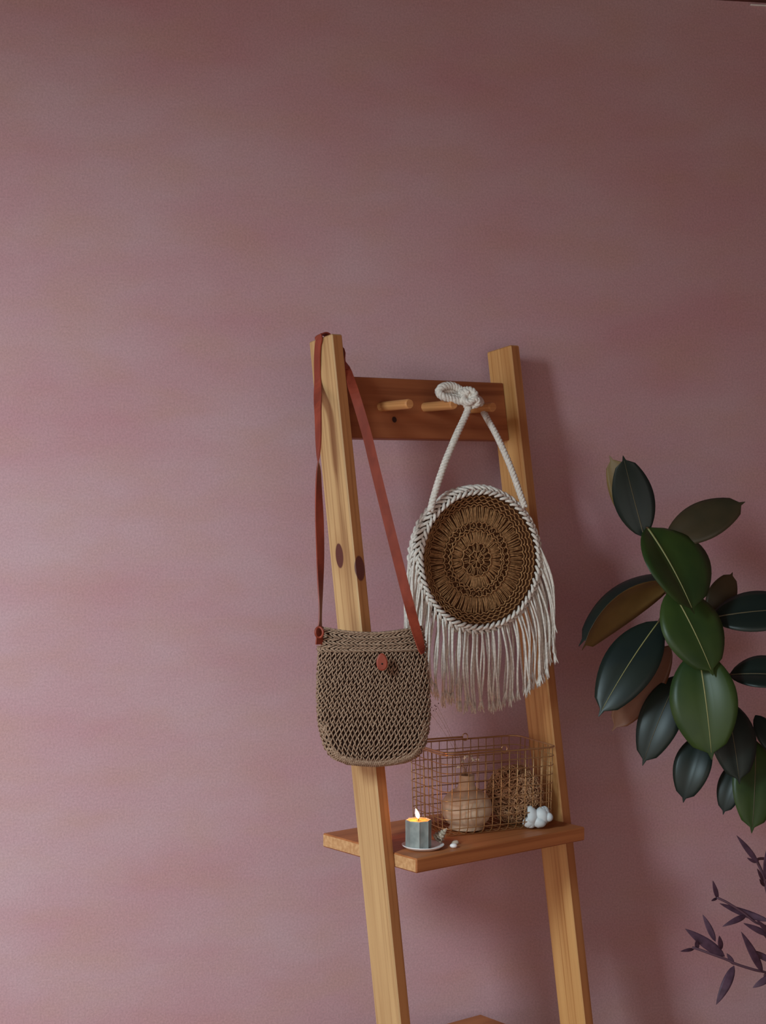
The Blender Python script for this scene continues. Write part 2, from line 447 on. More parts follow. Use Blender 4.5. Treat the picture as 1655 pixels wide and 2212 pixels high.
# flap: five rows of lengthwise stitches folded over the opening
mb = MB()
for i in range(7):
    hh = max(.0, min(BH, BH+.001-i*.0064))
    n_ = int(2*half_w(hh)/.0072)
    for side in ((1,) if i else (1, -1)):
        for k in range(n_+1):
            jj = rnd.uniform(-.15, .15)
            u0 = -1+2*(k-.7+jj)/n_; u1 = -1+2*(k+1.05+jj)/n_
            slope = (.0062 if i % 2 else -.0062)*(1+rnd.uniform(-.25, .25))
            P = []
            for t in (0, .35, .7, 1):
                u = max(-1, min(1, u0+(u1-u0)*t)); a = math.acos(max(-1, min(1, math.copysign(abs(u)**1.25, u))))*side
                P.append(bag_pt(a, min(BH, max(0, hh+slope*(t-.5))), .0022+.0030*math.sin(PI*t)))
            mb.tube(P, [.0011, .00145, .00145, .0011], 5, 0, caps=False)
# crochet seam along the rounded bottom
def seam(u):
    t_ = abs(u)*121*PX; lo, hi = 0.0, BH*.4
    for _ in range(24):
        m_ = (lo+hi)/2
        if half_w(m_) < t_: lo = m_
        else: hi = m_
    return bag_pt(0 if u > 0 else PI, lo)
for k in range(58):
    u = -.985+1.97*k/57
    p0, p1 = seam(max(-.99, u-.035)), seam(min(.99, u+.03))
    up_ = (BU*(1-abs(u)**3)-BR*math.copysign(abs(u)**3, u)).normalized()
    for (q0, q1, f0_, f1_) in ((p0, p1, .013, .001), (p1, p0, .012, .0)):
        P = [q0+up_*f0_+BF*.011, q0.lerp(q1, .4)+up_*.008+BF*.0125, q0.lerp(q1, .8)+up_*.001+BF*.0075, q1+up_*f1_-BF*.001]
        mb.tube(P, [.001, .0015, .0015, .001], 5, 0, caps=False)
mb.build('flap', M_JUTE, bag)
# toggle
tg = at(825, 1430, 2.774)
mb = MB(); prof = []
ol = []
for k in range(24):
    a = 2*PI*k/24; ol.append((math.cos(a)*.0092*(1-.12*math.sin(a)), math.sin(a)*.0143))
vs = []
for dz in (0, .003):
    for (x, y) in ol: vs.append(tg+BR*x+BU*y+BF*dz)
vs += [tg+BR*x*.8+BU*y*.85+BF*.0042 for (x, y) in ol]
fs = []
for r_ in range(2):
    for k in range(24): fs.append((r_*24+k, r_*24+(k+1) % 24, (r_+1)*24+(k+1) % 24, (r_+1)*24+k))
fs.append(tuple(48+k for k in range(24))); fs.append(tuple(range(24))[::-1]); mb.add(vs, fs)
tgo = mb.build('toggle', M_LEATH, bag, smooth=False)
mb = MB(); mb.lathe(tg+BF*.0040-BU*.003, [(.0016, 0), (.0016, .0006), (.0004, .0009)], 10, ax=BF); mb.build('toggle_hole', mat('hole_dark', lin(30, 16, 14), .9), tgo)
# strap: over the top of the left upright, down both sides
RT = cvec(1, 0, 0); FW = cvec(0, 1, 0)
lf_p = ladu(0, 0, 0); lf_n = lvec(-1, 0, 0)
def on_left_face(px, py, off): return at_plane(px, py, lf_p+lf_n*off, lf_n)
def wdir(wpx):
    c = max(-1, min(1, wpx/22.0)); s_ = math.sqrt(max(0, 1-c*c)); return RT*c+FW*s_
path = []
for (x, y, wp, d) in ((689.5, 1392, 14, 2.792), (690.5, 1372, 12, 2.793), (691.5, 1345, 5, 2.80), (692, 1310, 5, 2.806), (692, 1260, 10, 2.818), (692, 1200, 15, 2.832), (690.5, 1130, 17, 2.848), (688.5, 1060, 12, 2.865), (688.5, 1012, 6, 2.88), (688, 985, -6, 2.886), (688, 940, -13, 2.896), (687, 880, -14, 2.912)):
    path.append((at(x, y, d), wdir(wp)))
for (x, y, off) in ((686.5, 830, .004), (685.5, 780, .0032), (687, 748, .0028), (690, 732, .0028)):
    path.append((on_left_face(x, y, off), wdir(-14)))
dd = .036
WD2 = RL @ N_
for (x, s_) in ((-.0015, -.0035), (.005, -.0075), (.0116, -.0085), (.0185, -.006), (.0252, .002), (.0256, .012)):
    path.append((ladu(x, dd, s_), WD2))
for (x, y, wp, d) in ((739, 760, -13, 2.966), (754, 812, 20, 2.950), (770, 862, 22, 2.935), (793, 940, 22, 2.918), (807.5, 1000, 22, 2.905), (832, 1100, 22, 2.884), (857, 1200, 22, 2.862), (882, 1298, 22, 2.83), (896, 1350, 21, 2.803), (908, 1392, 17, 2.789), (913, 1412, 10, 2.788)):
    path.append((at(x, y, d), wdir(wp)*1.0))
P = spline([p for p, _ in path], 5); Wd = spline([w_ for _, w_ in path], 5)
mb = MB(); mb.ribbon(P, Wd, [.0165 if i < len(P)-4 else .0165*(1-.5*(i-len(P)+4)/4) for i in range(len(P))], .0022)
st = mb.build('strap', M_LEATH, bag, smooth=False)
mb = MB(); k0 = at(689.5, 1366, 2.788)
kp = [k0+BR*math.cos(a)*.0062+BU*math.sin(a)*.0085+BF*(.002*math.cos(2*a)+.003) for a in [2*PI*i/18 for i in range(18)]]
mb.tube(kp, .0022, 6, closed=True); mb.build('strap_loop', M_LEATH, bag)

# ------------------------------------------------------------------ round fringed bag hung from the pegs
M_COT = mottled('cotton_cord', lin(232, 222, 212), lin(206, 194, 184), (260, 260, 260), 0.9, 0.1)
M_RAF = mottled('raffia_yarn', lin(176, 130, 88), lin(138, 96, 60), (200, 200, 200), 0.8, 0.2)
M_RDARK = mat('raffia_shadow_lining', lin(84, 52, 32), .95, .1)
RBD = 3.02; KS = RBD/2.86
rbC = at(1037, 1209, RBD)
rb = thing('fringed_round_bag', rbC-ZUP*.14, 'round raffia bag with white cotton rim and fringe, hung from the pegs', 'bag')
YB = -0.47                                     # its face is turned to the right of the viewer
rX = cvec(math.cos(YB), -math.sin(YB), 0); rN = cvec(-math.sin(YB), -math.cos(YB), 0)
rX = cvec(math.cos(.47), math.sin(.47), 0); rN = cvec(math.sin(.47), -math.cos(.47), 0.03).normalized(); rZ = rN.cross(rX)*-1
if rZ.z < 0: rZ = -rZ
IR = 0.1085; OR = 0.1235; DISH = 0.013
def pol(r, a, d=0.0): return rbC+(rX*r*math.cos(a)+rZ*r*math.sin(a)+rN*d)*KS
def dish(r): return -DISH*(1-max(0, (r/IR-.78)/.22)**2 if r/IR > .78 else 1)
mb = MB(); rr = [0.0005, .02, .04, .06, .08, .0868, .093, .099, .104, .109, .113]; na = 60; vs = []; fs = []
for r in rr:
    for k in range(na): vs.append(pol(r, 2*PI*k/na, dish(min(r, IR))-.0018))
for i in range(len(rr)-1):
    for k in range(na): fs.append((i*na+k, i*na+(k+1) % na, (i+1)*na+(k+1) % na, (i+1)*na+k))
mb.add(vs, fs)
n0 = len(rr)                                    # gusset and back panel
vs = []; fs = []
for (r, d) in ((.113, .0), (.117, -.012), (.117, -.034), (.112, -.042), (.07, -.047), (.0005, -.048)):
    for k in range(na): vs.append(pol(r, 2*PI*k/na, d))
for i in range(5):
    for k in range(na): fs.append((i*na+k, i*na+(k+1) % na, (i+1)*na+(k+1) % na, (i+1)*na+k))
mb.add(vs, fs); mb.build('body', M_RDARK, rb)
mb = MB(); rnd = random.Random(5)
def ridge(r, n_, R=.0011, amp=.0019):
    for k in range(n_):
        a0 = 2*PI*(k-.35)/n_; a1 = 2*PI*(k+1.0)/n_; sgn = 1 if k % 2 else -1
        p = [pol(r+sgn*amp*(1-2*t)*1.0+rnd.uniform(-.0005, .0005), a0+(a1-a0)*t, dish(r)+.0008+.0022*math.sin(PI*t)) for t in (0, .33, .66, 1)]
        mb.tube(p, R, 5, 0, caps=False)
def spokes(r0, r1, n_, R=.00078, jit=.3):
    for k in range(n_):
        a = 2*PI*(k+rnd.uniform(-jit, jit))/n_; b_ = a+2*PI*rnd.uniform(-.9, .9)/n_
        p = [pol(r0+(r1-r0)*t, a+(b_-a)*t, dish(r0+(r1-r0)*t)+.0004+.0018*math.sin(PI*t)) for t in (0, .33, .66, 1)]
        mb.tube(p, R, 4, 0, caps=False)
spokes(.002, .013, 18); ridge(.014, 16); spokes(.014, .026, 36); ridge(.0275, 26); spokes(.0285, .048, 120); spokes(.029, .047, 60)
ridge(.0490, 58); ridge(.0530, 60); spokes(.0550, .0615, 70)
ridge(.0628, 72); spokes(.064, .090, 210); spokes(.065, .089, 80)
ridge(.092, 96); ridge(.0965, 96); ridge(.1012, 100); ridge(.106, 104)
mb.build('raffia_panel', M_RAF, rb)
# rim of thick crocheted cotton: chain stitches laid round the edge
mb = MB(); NST = 62
for row, (rc, dc, sg) in enumerate(((.1140, .0012, 1), (.1203, -.0035, -1), (.1218, -.0125, 1), (.1205, -.022, -1))):
    for k in range(NST):
        a0 = 2*PI*(k-.5+.5*(row % 2))/NST; a1 = a0+2*PI*1.35/NST
        P = []
        for t in (0, .25, .5, .75, 1):
            q = .0042*(1-2*t)*sg; lift = .0034*math.sin(PI*t)*rnd.uniform(.7, 1.2)
            r_ = rc+q+(.35*lift if row else 0); d_ = dc+(lift if row < 2 else 0)-(q*.9 if row else 0)
            if row >= 2: r_ = rc+lift; d_ = dc+q
            P.append(pol(r_+rnd.uniform(-.0009, .0009), a0+(a1-a0)*t, d_))
        mb.tube(P, [.0019, .0029, .0032, .0028, .0018], 6, 0)
mb.build('rim', M_COT, rb)
# fringe strands: knotted on the rim, hanging straight down with frayed ends
NF = 118
for k in range(NF):
    f_ = (k+rnd.uniform(-.3, .3))/(NF-1)
    a = math.radians(168+(374-168)*f_)          # from the left side round the bottom to the right side
    front = (k % 3 != 0)
    dq = rnd.uniform(-.006, .001) if front else rnd.uniform(-.03, -.012)
    st_ = pol(.120, a, dq)
    Ln = (.112+.014*rnd.random() if front else .118+.012*rnd.random())*KS
    ca = math.cos(a); Ln *= 1+.22*max(0, ca)**3
    sx = rnd.uniform(-.006, .006); sy = rnd.uniform(-.004, .004); ph = rnd.uniform(0, 6.28)
    out = rX*(ca*.010+.022*max(0, ca-.3))
    P = []
    for i in range(9):
        t = i/8
        P.append(st_-ZUP*Ln*t+out*math.sin(min(1, t*1.6)*PI/2)+rX*(sx*t+.0022*math.sin(ph+t*5))+rN*(sy*t+.0015*math.cos(ph+t*4)+.003*min(1, t*5)))
    mb = MB(); rad = .00195
    mb.tube(P, [rad]*8+[rad*.9], 6, 0)
    e = P[-1]; dr = (P[-1]-P[-2]).normalized()
    for q in range(5):                          # frayed tuft
        sp = (rX*rnd.uniform(-1, 1)+rN*rnd.uniform(-1, 1)); ln = rnd.uniform(.010, .018)
        tp_ = [P[-2].lerp(e, .6), e+dr*ln*.3+sp*.0022, e+dr*ln*.75+sp*.0042, e+dr*ln+sp*.005]
        mb.tube(tp_, [.0012, .0015, .0011, .0004], 4, 0)
    mb.build('fringe_strand', M_COT, rb)
# rope handle, tied in a knot over the pegs
mb = MB()
kC = at(1011, 859, 3.035)
pL = [(930, 1104, 2.968), (938, 1070, 2.972), (960, 1003, 2.985), (988, 936, 3.008), (1008, 893, 3.025), (1014, 872, 3.033)]
rope(mb, spline([at(*p) for p in pL], 6), .0064, .019)
pR = [(1134, 1096, 3.035), (1122, 1062, 3.038), (1102, 1006, 3.048), (1075, 945, 3.066), (1053, 905, 3.09), (1043, 886, 3.135), (1038, 866, 3.105), (1026, 858, 3.05)]
rope(mb, spline([at(*p) for p in pR], 6), .0060, .019)
mb.build('handle', M_COT, rb)
mb = MB()
KX, KY = RT, FW
tre = []
for i in range(60):
    t = 2*PI*i/60
    tre.append(kC+KX*(math.sin(t)+1.7*math.sin(2*t))*.0050+ZUP*(math.cos(t)-1.7*math.cos(2*t))*.0056+KY*(-math.sin(3*t))*.0060)
rope(mb, tre, .0066, .018, closed=True)
for rr_, lp in ((.0074, [(1006, 868, 3.03), (992, 866, 3.03), (972, 861, 3.026), (955, 856, 3.022), (948, 846, 3.026), (956, 836, 3.03), (975, 833, 3.04), (993, 841, 3.045), (1004, 850, 3.04)]),
    (.0064, [(1000, 852, 3.052), (985, 845, 3.052), (968, 845, 3.045), (954, 848, 3.038), (962, 856, 3.034), (982, 858, 3.04), (1000, 860, 3.045)]),
    (.0056, [(1016, 868, 3.025), (1026, 862, 3.022), (1033, 866, 3.024), (1031, 874, 3.026), (1020, 877, 3.028)]),
    (.0062, [(1004, 842, 3.04), (1016, 842, 3.03), (1026, 850, 3.026), (1024, 862, 3.022), (1012, 870, 3.02), (1002, 862, 3.026), (1004, 850, 3.03), (1014, 846, 3.028)])):
    rope(mb, spline([at(*p) for p in lp], 8), rr_, .019)
mb.build('knot', M_COT, rb)

# ------------------------------------------------------------------ wire basket on the shelf
M_WIRE = mat('bronze_wire', lin(192, 154, 108), .34, .5, 0.7)
M_WIRE2 = mat('bronze_rim', lin(200, 160, 114), .28, .5, 0.75)
BYAW = .44
bX = cvec(math.cos(BYAW), math.sin(BYAW), 0); bY = cvec(-math.sin(BYAW), math.cos(BYAW), 0)
b0 = on_shelf(962, 1812)                        # front left bottom corner
BA, BB, BHT = 0.222, 0.142, 0.146
bc0 = b0+bX*BA/2+bY*BB/2
bk = thing('wire_basket', bc0, 'bronze wire basket with a folded handle on the upper shelf', 'basket')
def rrect(u, a, b, r, z, n=6):
    """rounded rectangle outline at height z"""
    out = []
    for (sx, sy, a0) in ((1, 1, 0), (-1, 1, PI/2), (-1, -1, PI), (1, -1, 1.5*PI)):
        for i in range(n+1):
            t = a0+PI/2*i/n
            out.append(bc0+bX*(sx*(a/2-r)+r*math.cos(t))+bY*(sy*(b/2-r)+r*math.sin(t))+ZUP*z)
    return out
def grow(z): return .004*z/BHT*2
WR = .00085
for i in range(1, 9):
    z = .0155+(BHT-.0155)*(i-1)/8
    inset = 0.0
    mb = MB(); mb.tube(rrect(0, BA+grow(z)-inset, BB+grow(z)-inset, .020, z), WR, 6, closed=True); mb.build('level_wire', M_WIRE, bk)
mb = MB(); mb.tube(rrect(0, BA+grow(BHT), BB+grow(BHT), .020, BHT), .0016, 8, closed=True); mb.build('rim', M_WIRE2, bk)
def u_wire(mid, d, half):
    q = .018; g = .004
    P = [mid-d*(half+g)+ZUP*BHT]
    P.append(mid-d*(half+g*.5)+ZUP*(BHT*.5))
    for i in range(5):
        t = PI/2*i/4; P.append(mid-d*(half-q+q*math.cos(t))+ZUP*(q+.0012-q*math.sin(t)))
    for i in range(5):
        t = PI/2*(1-i/4); P.append(mid+d*(half-q+q*math.cos(t))+ZUP*(q+.0012-q*math.sin(t)))
    P.append(mid+d*(half+g*.5)+ZUP*(BHT*.5)); P.append(mid+d*(half+g)+ZUP*BHT)
    mb = MB(); mb.tube(P, WR, 6); return mb.build('upright_wire', M_WIRE, bk)
NLX = 13
for i in range(NLX): u_wire(bc0+bX*(-BA/2+.013+(BA-.026)*i/(NLX-1)), bY, BB/2-.0012)
NLY = 8
for i in range(NLY): u_wire(bc0+bY*(-BB/2+.013+(BB-.026)*i/(NLY-1)), bX, BA/2-.0012)
# handle folded down over the left end
hx = 0.0
mb = MB(); zz = BHT+.0042; g = .003
mb.tube(spline([bc0+bX*hx-bY*(BB/2+g)+ZUP*zz, bc0-bX*.06-bY*(BB/2+g)+ZUP*(zz+.0005), bc0-bX*(BA/2-.012)-bY*(BB/2+g)+ZUP*zz, bc0-bX*(BA/2+.004)-bY*(BB/2-.018)+ZUP*zz,
    bc0-bX*(BA/2+.004)+bY*(BB/2-.018)+ZUP*zz, bc0-bX*(BA/2-.012)+bY*(BB/2+g)+ZUP*zz, bc0-bX*.06+bY*(BB/2+g)+ZUP*(zz+.0005), bc0+bX*hx+bY*(BB/2+g)+ZUP*zz], 6), .0018, 8)
hd = mb.build('handle', M_WIRE2, bk)
for s_ in (-1, 1):
    c = bc0+bX*(hx+.005)+bY*s_*(BB/2+g)+ZUP*(BHT+.004)
    mb = MB(); mb.tube([c+bX*math.cos(2*PI*i/16)*.0055+ZUP*math.sin(2*PI*i/16)*.0065 for i in range(16)], .001, 6, closed=True); mb.build('handle_ring', M_WIRE2, bk)

# ------------------------------------------------------------------ things in the basket
M_CLAY = mottled('cream_stoneware', lin(214, 194, 170), lin(196, 174, 150), (60, 60, 60), .7, .25)
vc = on_shelf(1008, 1790, .0026)
mb = MB(); R_ = .0452
prof = [(.026, 0), (.0325, .002)]
for i in range(1, 15):
    t = -1.05+i*2.25/14; prof.append((R_*math.cos(t)+.0004, .0375+.0385*math.sin(t)))
prof = [p for p in prof if p[0] > .0125]
prof += [(.0175, .0735), (.0150, .079), (.0138, .087), (.0140, .0945), (.0146, .0967), (.0122, .0969), (.0110, .090), (.0110, .078)]
vase = thing('bud_vase', vc, 'cream stoneware bud vase with a round belly, inside the wire basket', 'vase')
mb.lathe(vc, prof, 40); mb.build('vessel', M_CLAY, vase)
mb = MB()
for k in range(4):
    P = []
    e = [(.0, .0), (.035, .0), (-.02, .01), (.06, .0)][k]
M_STEM = mat('dried_stem', lin(150, 118, 84), .8)
M_BUD = mat('dried_bud', lin(236, 228, 214), .8)
M_BUDR = mat('brown_seed', lin(92, 46, 40), .8)
dv = depth_of(vc)
spr = thing('dried_flower_sprig', vc+ZUP*.03, 'sprig of tiny dried white flowers standing in the bud vase', 'flower')
sm = MB(); ends = []
vneck = vc+ZUP*.097
for (px, py, dx) in ((1011, 1632, 0), (1022, 1640, .01), (1032, 1641, .006), (1005, 1636, -.01), (990, 1658, -.015), (938, 1530, -.01), (930, 1540, 0), (944, 1524, .0), (1000, 1644, .01), (1017, 1630, .012)):
    e = at(px, py, dv+dx); ends.append((e, px < 960))
    m_ = vneck.lerp(e, .5)+ZUP*.008
    sm.tube(spline([vc+ZUP*.03, vneck+RT*random.uniform(-.004, .004), m_, e], 5), .00035 if px > 960 else .00022, 4)
sm.build('stems', M_STEM, spr)
for e, red in ends:
    mb = MB()
    for q in range(3 if red else 4):
        r_ = .0009 if red else .0019
        mb.blob(e+Vector((random.uniform(-1, 1), random.uniform(-1, 1), random.uniform(-1, 1)))*(.0045 if red else .0025), r_, r_, r_*1.3, 8, wob=.15, seed=q)
    mb.build('blossom' if not red else 'seed_head', M_BUD if not red else M_BUDR, spr)
# ball of curled straw
M_STRAW = mottled('dried_straw', lin(214, 172, 134), lin(176, 134, 100), (120, 120, 120), .85, .15)
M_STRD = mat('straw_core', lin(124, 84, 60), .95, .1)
BRAD = .049
sb0 = on_shelf(1112, 1775, .0026); sbc = sb0+ZUP*(BRAD+.002)
sb = thing('straw_ball', sb0, 'ball of curled brown dried straw in the wire basket behind the white shell', 'ball')
mb = MB(); mb.blob(sbc, BRAD*.94, BRAD*.94, BRAD*.94, 20, wob=.03); mb.build('core', M_STRD, sb)
mb = MB(); rnd = random.Random(11)
for k in range(1500):
    n_ = Vector((rnd.gauss(0, 1), rnd.gauss(0, 1), rnd.gauss(0, 1))).normalized(); t_ = n_.orthogonal().normalized()
    t_ = Matrix.Rotation(rnd.uniform(0, 6.28), 3, n_) @ t_; b_ = n_.cross(t_); lift_ = rnd.uniform(-.010, .012); cv = rnd.uniform(-1, 1)*.7; ln = rnd.uniform(.010, .026)
    P = []
    for i in range(6):
        u = (i/5-.5)*ln; q = n_*BRAD+t_*u+b_*cv*u*u*22
        q = q.normalized()*(BRAD*.92+.004*math.sin(PI*i/5)+lift_*(i/5-.5)+.004*rnd.random())
        if (sbc+q).z < sb0.z+.0006: q.z = sb0.z+.0006-sbc.z
        P.append(sbc+q)
    mb.tube(P, [.0004, .0010, .0014, .0014, .0010, .0004], 4, flat=.5)
mb.build('straw', M_STRAW, sb, kind='stuff')
# white shell ornament
M_PORC = mottled('white_bisque', lin(206, 211, 213), lin(186, 194, 198), (50, 50, 50), .55, .3)
so = on_shelf(1160, 1787, .0026)
mb = MB(); SX = .0255
vs = []; fs = []; nr, nk = 14, 40
for i in range(nr+1):                           # fluted cup, mouth to the left and up
    t = i/nr
    for k in range(nk):
        a = 2*PI*k/nk; fl = 1+.10*t*math.cos(6*a)
        r_ = (.010+.009*math.sin(PI*min(1, t*1.05)*.75))*fl
        x = .002-.020*t; y = r_*math.cos(a); z = .0175+r_*math.sin(a)+.006*t*(.5+.5*math.cos(3*a+.6))*(1 if math.sin(a) > 0 else 0)
        vs.append(so+RT*x+FW*y*.9+ZUP*z)
for i in range(nr):
    for k in range(nk): fs.append((i*nk+k, i*nk+(k+1) % nk, (i+1)*nk+(k+1) % nk, (i+1)*nk+k))
mid = len(vs); vs.append(so+RT*(-.010)+ZUP*.018)
for k in range(nk): fs.append((nr*nk+k, nr*nk+(k+1) % nk, mid))
mb.add(vs, fs)
mb.blob(so+RT*.008+ZUP*.020, .014, .014, .0165, 20, wob=.04); mb.blob(so+RT*.013+ZUP*.0245+FW*.004, .0115, .011, .0125, 18, wob=.04)
mb.blob(so+RT*.021+ZUP*.0190-FW*.004, .0078, .008, .0082, 16); mb.blob(so+RT*.004+ZUP*.011-FW*.006, .013, .010, .0105, 16, wob=.05)
mb.blob(so-RT*.015+ZUP*.0105-FW*.006, .0115, .009, .0098, 16, wob=.06)
mn = min(v.z for v in mb.v); mb.v = [Vector((v.x, v.y, max(v.z, so.z))) for v in mb.v]
tag(mb.build('shell_ornament', M_PORC), 'white ceramic shell ornament in the right front corner of the wire basket', 'ornament')

# ------------------------------------------------------------------ candle, dish, shells at the front of the shelf
M_DISH = mat('white_glaze', lin(236, 228, 226), .35, .45)
M_CAND = mottled('sage_wax', lin(148, 152, 148), lin(124, 130, 128), (90, 90, 60), .5, .35, bump=.1)
M_WAXT = mat('glow_tinted_wax', lin(236, 150, 90), .35, .4, Subsurface_Weight=.5, Subsurface_Radius=(.01, .005, .002))  # flame's orange glow is painted into the wax colour
dc = on_shelf(914, 1831.5, .0002)
mb = MB(); mb.lathe(dc, [(.024, 0), (.030, .0008), (.0355, .0048), (.0365, .0062), (.0352, .0066), (.029, .0030), (.0005, .0024)], 48)
tag(mb.build('dish', M_DISH), 'small round white dish under the lit candle', 'dish')
cc = on_shelf(904, 1830.5, .0028)
cd = thing('candle', cc, 'short grey green faceted candle burning on a white dish', 'candle')
CH = .0475; cR = .0213
def cand_ring(r, z, n=64):
    o = []
    for k in range(n):
        a = 2*PI*k/n; q = abs((a % (PI/4))-PI/8)/(PI/8)       # 0 in the middle of a facet, 1 on a ridge
        rr_ = r*math.cos(PI/8)/math.cos((PI/8)*q)*(1-.030*(1-q*q)+.018*max(0, (q-.8)/.2))
        o.append(cc+cvec(math.cos(a+.06), math.sin(a+.06), 0)*rr_+ZUP*z)
    return o
mb = MB(); vs = []; fs = []
lev = [(cR*.97, 0), (cR*1.02, .002), (cR*1.02, CH*.5), (cR*1.03, CH-.002), (cR*1.0, CH), (cR*.88, CH-.001)]
for (r, z) in lev: vs += cand_ring(r, z)
for i in range(len(lev)-1):
    for k in range(64): fs.append((i*64+k, i*64+(k+1) % 64, (i+1)*64+(k+1) % 64, (i+1)*64+k))
fs.append(tuple(range(64))[::-1]); mb.add(vs, fs); mb.build('wax_body', M_CAND, cd, smooth=False)
mb = MB(); vs = cand_ring(cR*.885, CH-.0012)+cand_ring(cR*.5, CH-.0022)+[cc+ZUP*(CH-.0025)]
fs = [(k, (k+1) % 64, 64+(k+1) % 64, 64+k) for k in range(64)]+[(64+k, 64+(k+1) % 64, 128) for k in range(64)]
mb.add(vs, fs); mb.build('wax_pool', M_WAXT, cd)
wt = cc+ZUP*(CH-.002)
mb = MB(); mb.tube([wt, wt+ZUP*.004+RT*.0005, wt+ZUP*.0065+RT*.0001], [.0007, .0007, .0006], 6); mb.build('wick', mat('burnt_wick', lin(40, 24, 18), .9), cd)
M_FL = bpy.data.materials.new('candle_flame'); M_FL.use_nodes = True; N = M_FL.node_tree.nodes; L = M_FL.node_tree.links
for n_ in list(N):
    if n_.type == 'BSDF_PRINCIPLED': N.remove(n_)
em = N.new('ShaderNodeEmission'); em.inputs[0].default_value = (1.0, .62, .30, 1); em.inputs[1].default_value = 9.0
L.new(em.outputs[0], N['Material Output'].inputs['Surface'])
fx = (ZUP-RT*.28).normalized(); f0 = wt+ZUP*.0042
mb = MB(); mb.lathe(f0, [(.0003, -.0005), (.0022, .0015), (.0033, .0045), (.0035, .0070), (.0028, .0105), (.0015, .0142), (.0002, .0175)], 16, ax=fx); mb.build('flame', M_FL, cd)
pl = bpy.data.lights.new('candle_light', 'POINT'); pl.energy = .27; pl.color = (1, .36, .10); pl.shadow_soft_size = .004
plo = bpy.data.objects.new('candle_light', pl); COL.objects.link(plo); plo.location = f0+fx*.012
# small spiral shell leaning on the dish
M_SHELL = mottled('grey_shell', lin(206, 192, 172), lin(128, 112, 96), (220, 220, 220), .6, .3, bump=.3)
sc = on_shelf(953, 1829, 0.0)
axs = (RT*.62+ZUP*.72-FW*.1).normalized(); sc0 = sc+ZUP*.012-RT*.003
mb = MB(); prof = []
for i in range(41):
    t = i/40; r_ = .0105*(1-t)**.8*(.75+.25*math.sin(min(1, t*5)*PI/2))+.0003
    prof.append((r_*(1+.16*math.sin(t*2*PI*5.0)), -.006+.026*t))
mb.lathe(sc0, [(.0005, -.0085), (.005, -.008)]+prof, 26, lobes=7, amp=.07, ax=axs)
mn = min(v.z for v in mb.v)
mb.v = [v-ZUP*(mn-(SHW+.0068)) for v in mb.v]
M_SHIN = mat('shell_opening', lin(70, 52, 42), .7)
spsh = thing('spiral_shell', sc+ZUP*.0067, 'small grey spiral sea shell on the rim of the white dish', 'shell')
mb.build('whorls', M_SHELL, spsh)
mb = MB(); mb.blob(sc0-ZUP*(mn-(SHW+.0068))-ZUP*.003-FW*.0082-RT*.001, .0042, .0016, .0022, 12, ax=Matrix.Rotation(-PHI, 3, 'Z') @ Matrix.Rotation(.35, 3, 'Y')); mb.build('opening', M_SHIN, spsh)
pb1 = on_shelf(980, 1832); mb = MB(); mb.blob(pb1+ZUP*.0042, .0066, .0055, .0042, 18, wob=.02)
tag(mb.build('pebble', M_DISH), 'round white pebble at the front of the shelf right of the dish', 'pebble', 'pale pebbles beside the candle dish')
pb2 = on_shelf(984, 1825); mb = MB(); mb.blob(pb2+ZUP*.0034+FW*.004, .0068, .0045, .0034, 14, wob=.08, seed=4)
tag(mb.build('pebble', mat('beige_stone', lin(196, 176, 156), .7)), 'flat beige pebble just behind the round white pebble', 'pebble', 'pale pebbles beside the candle dish')

# ------------------------------------------------------------------ rubber plant on the right
def leaf_mats(n, top, top2, under):
    return [mottled(n+'_top', top, top2, (14, 14, 14), .38, .28), mottled(n+'_underside', under, tuple(c*.75 for c in under[:3])+(1,), (18, 18, 18), .5, .35)]
LM_G = leaf_mats('leaf_green', lin(56, 74, 34), lin(40, 60, 30), lin(120, 92, 48))
LM_D = leaf_mats('leaf_dark', lin(26, 36, 34), lin(32, 40, 34), lin(118, 72, 48))
LM_B = leaf_mats('leaf_brown', lin(72, 60, 42), lin(54, 50, 36), lin(124, 98, 54))
M_RIB = mat('leaf_midrib', lin(150, 146, 96), .5); M_RIBD = mat('leaf_midrib_dark', lin(92, 84, 62), .5)
M_STEMR = mottled('rubber_stem', lin(92, 66, 46), lin(66, 44, 34), (50, 50, 20), .7, .3)
PD = 3.02
plant = thing('rubber_plant', at(1668, 1106, PD+.02)*1.0, 'rubber plant with broad glossy dark leaves right of the ladder shelf', 'plant')
pxy = at(1715, 1900, PD+.02); plant.location = Vector((pxy.x, pxy.y, 0.0))
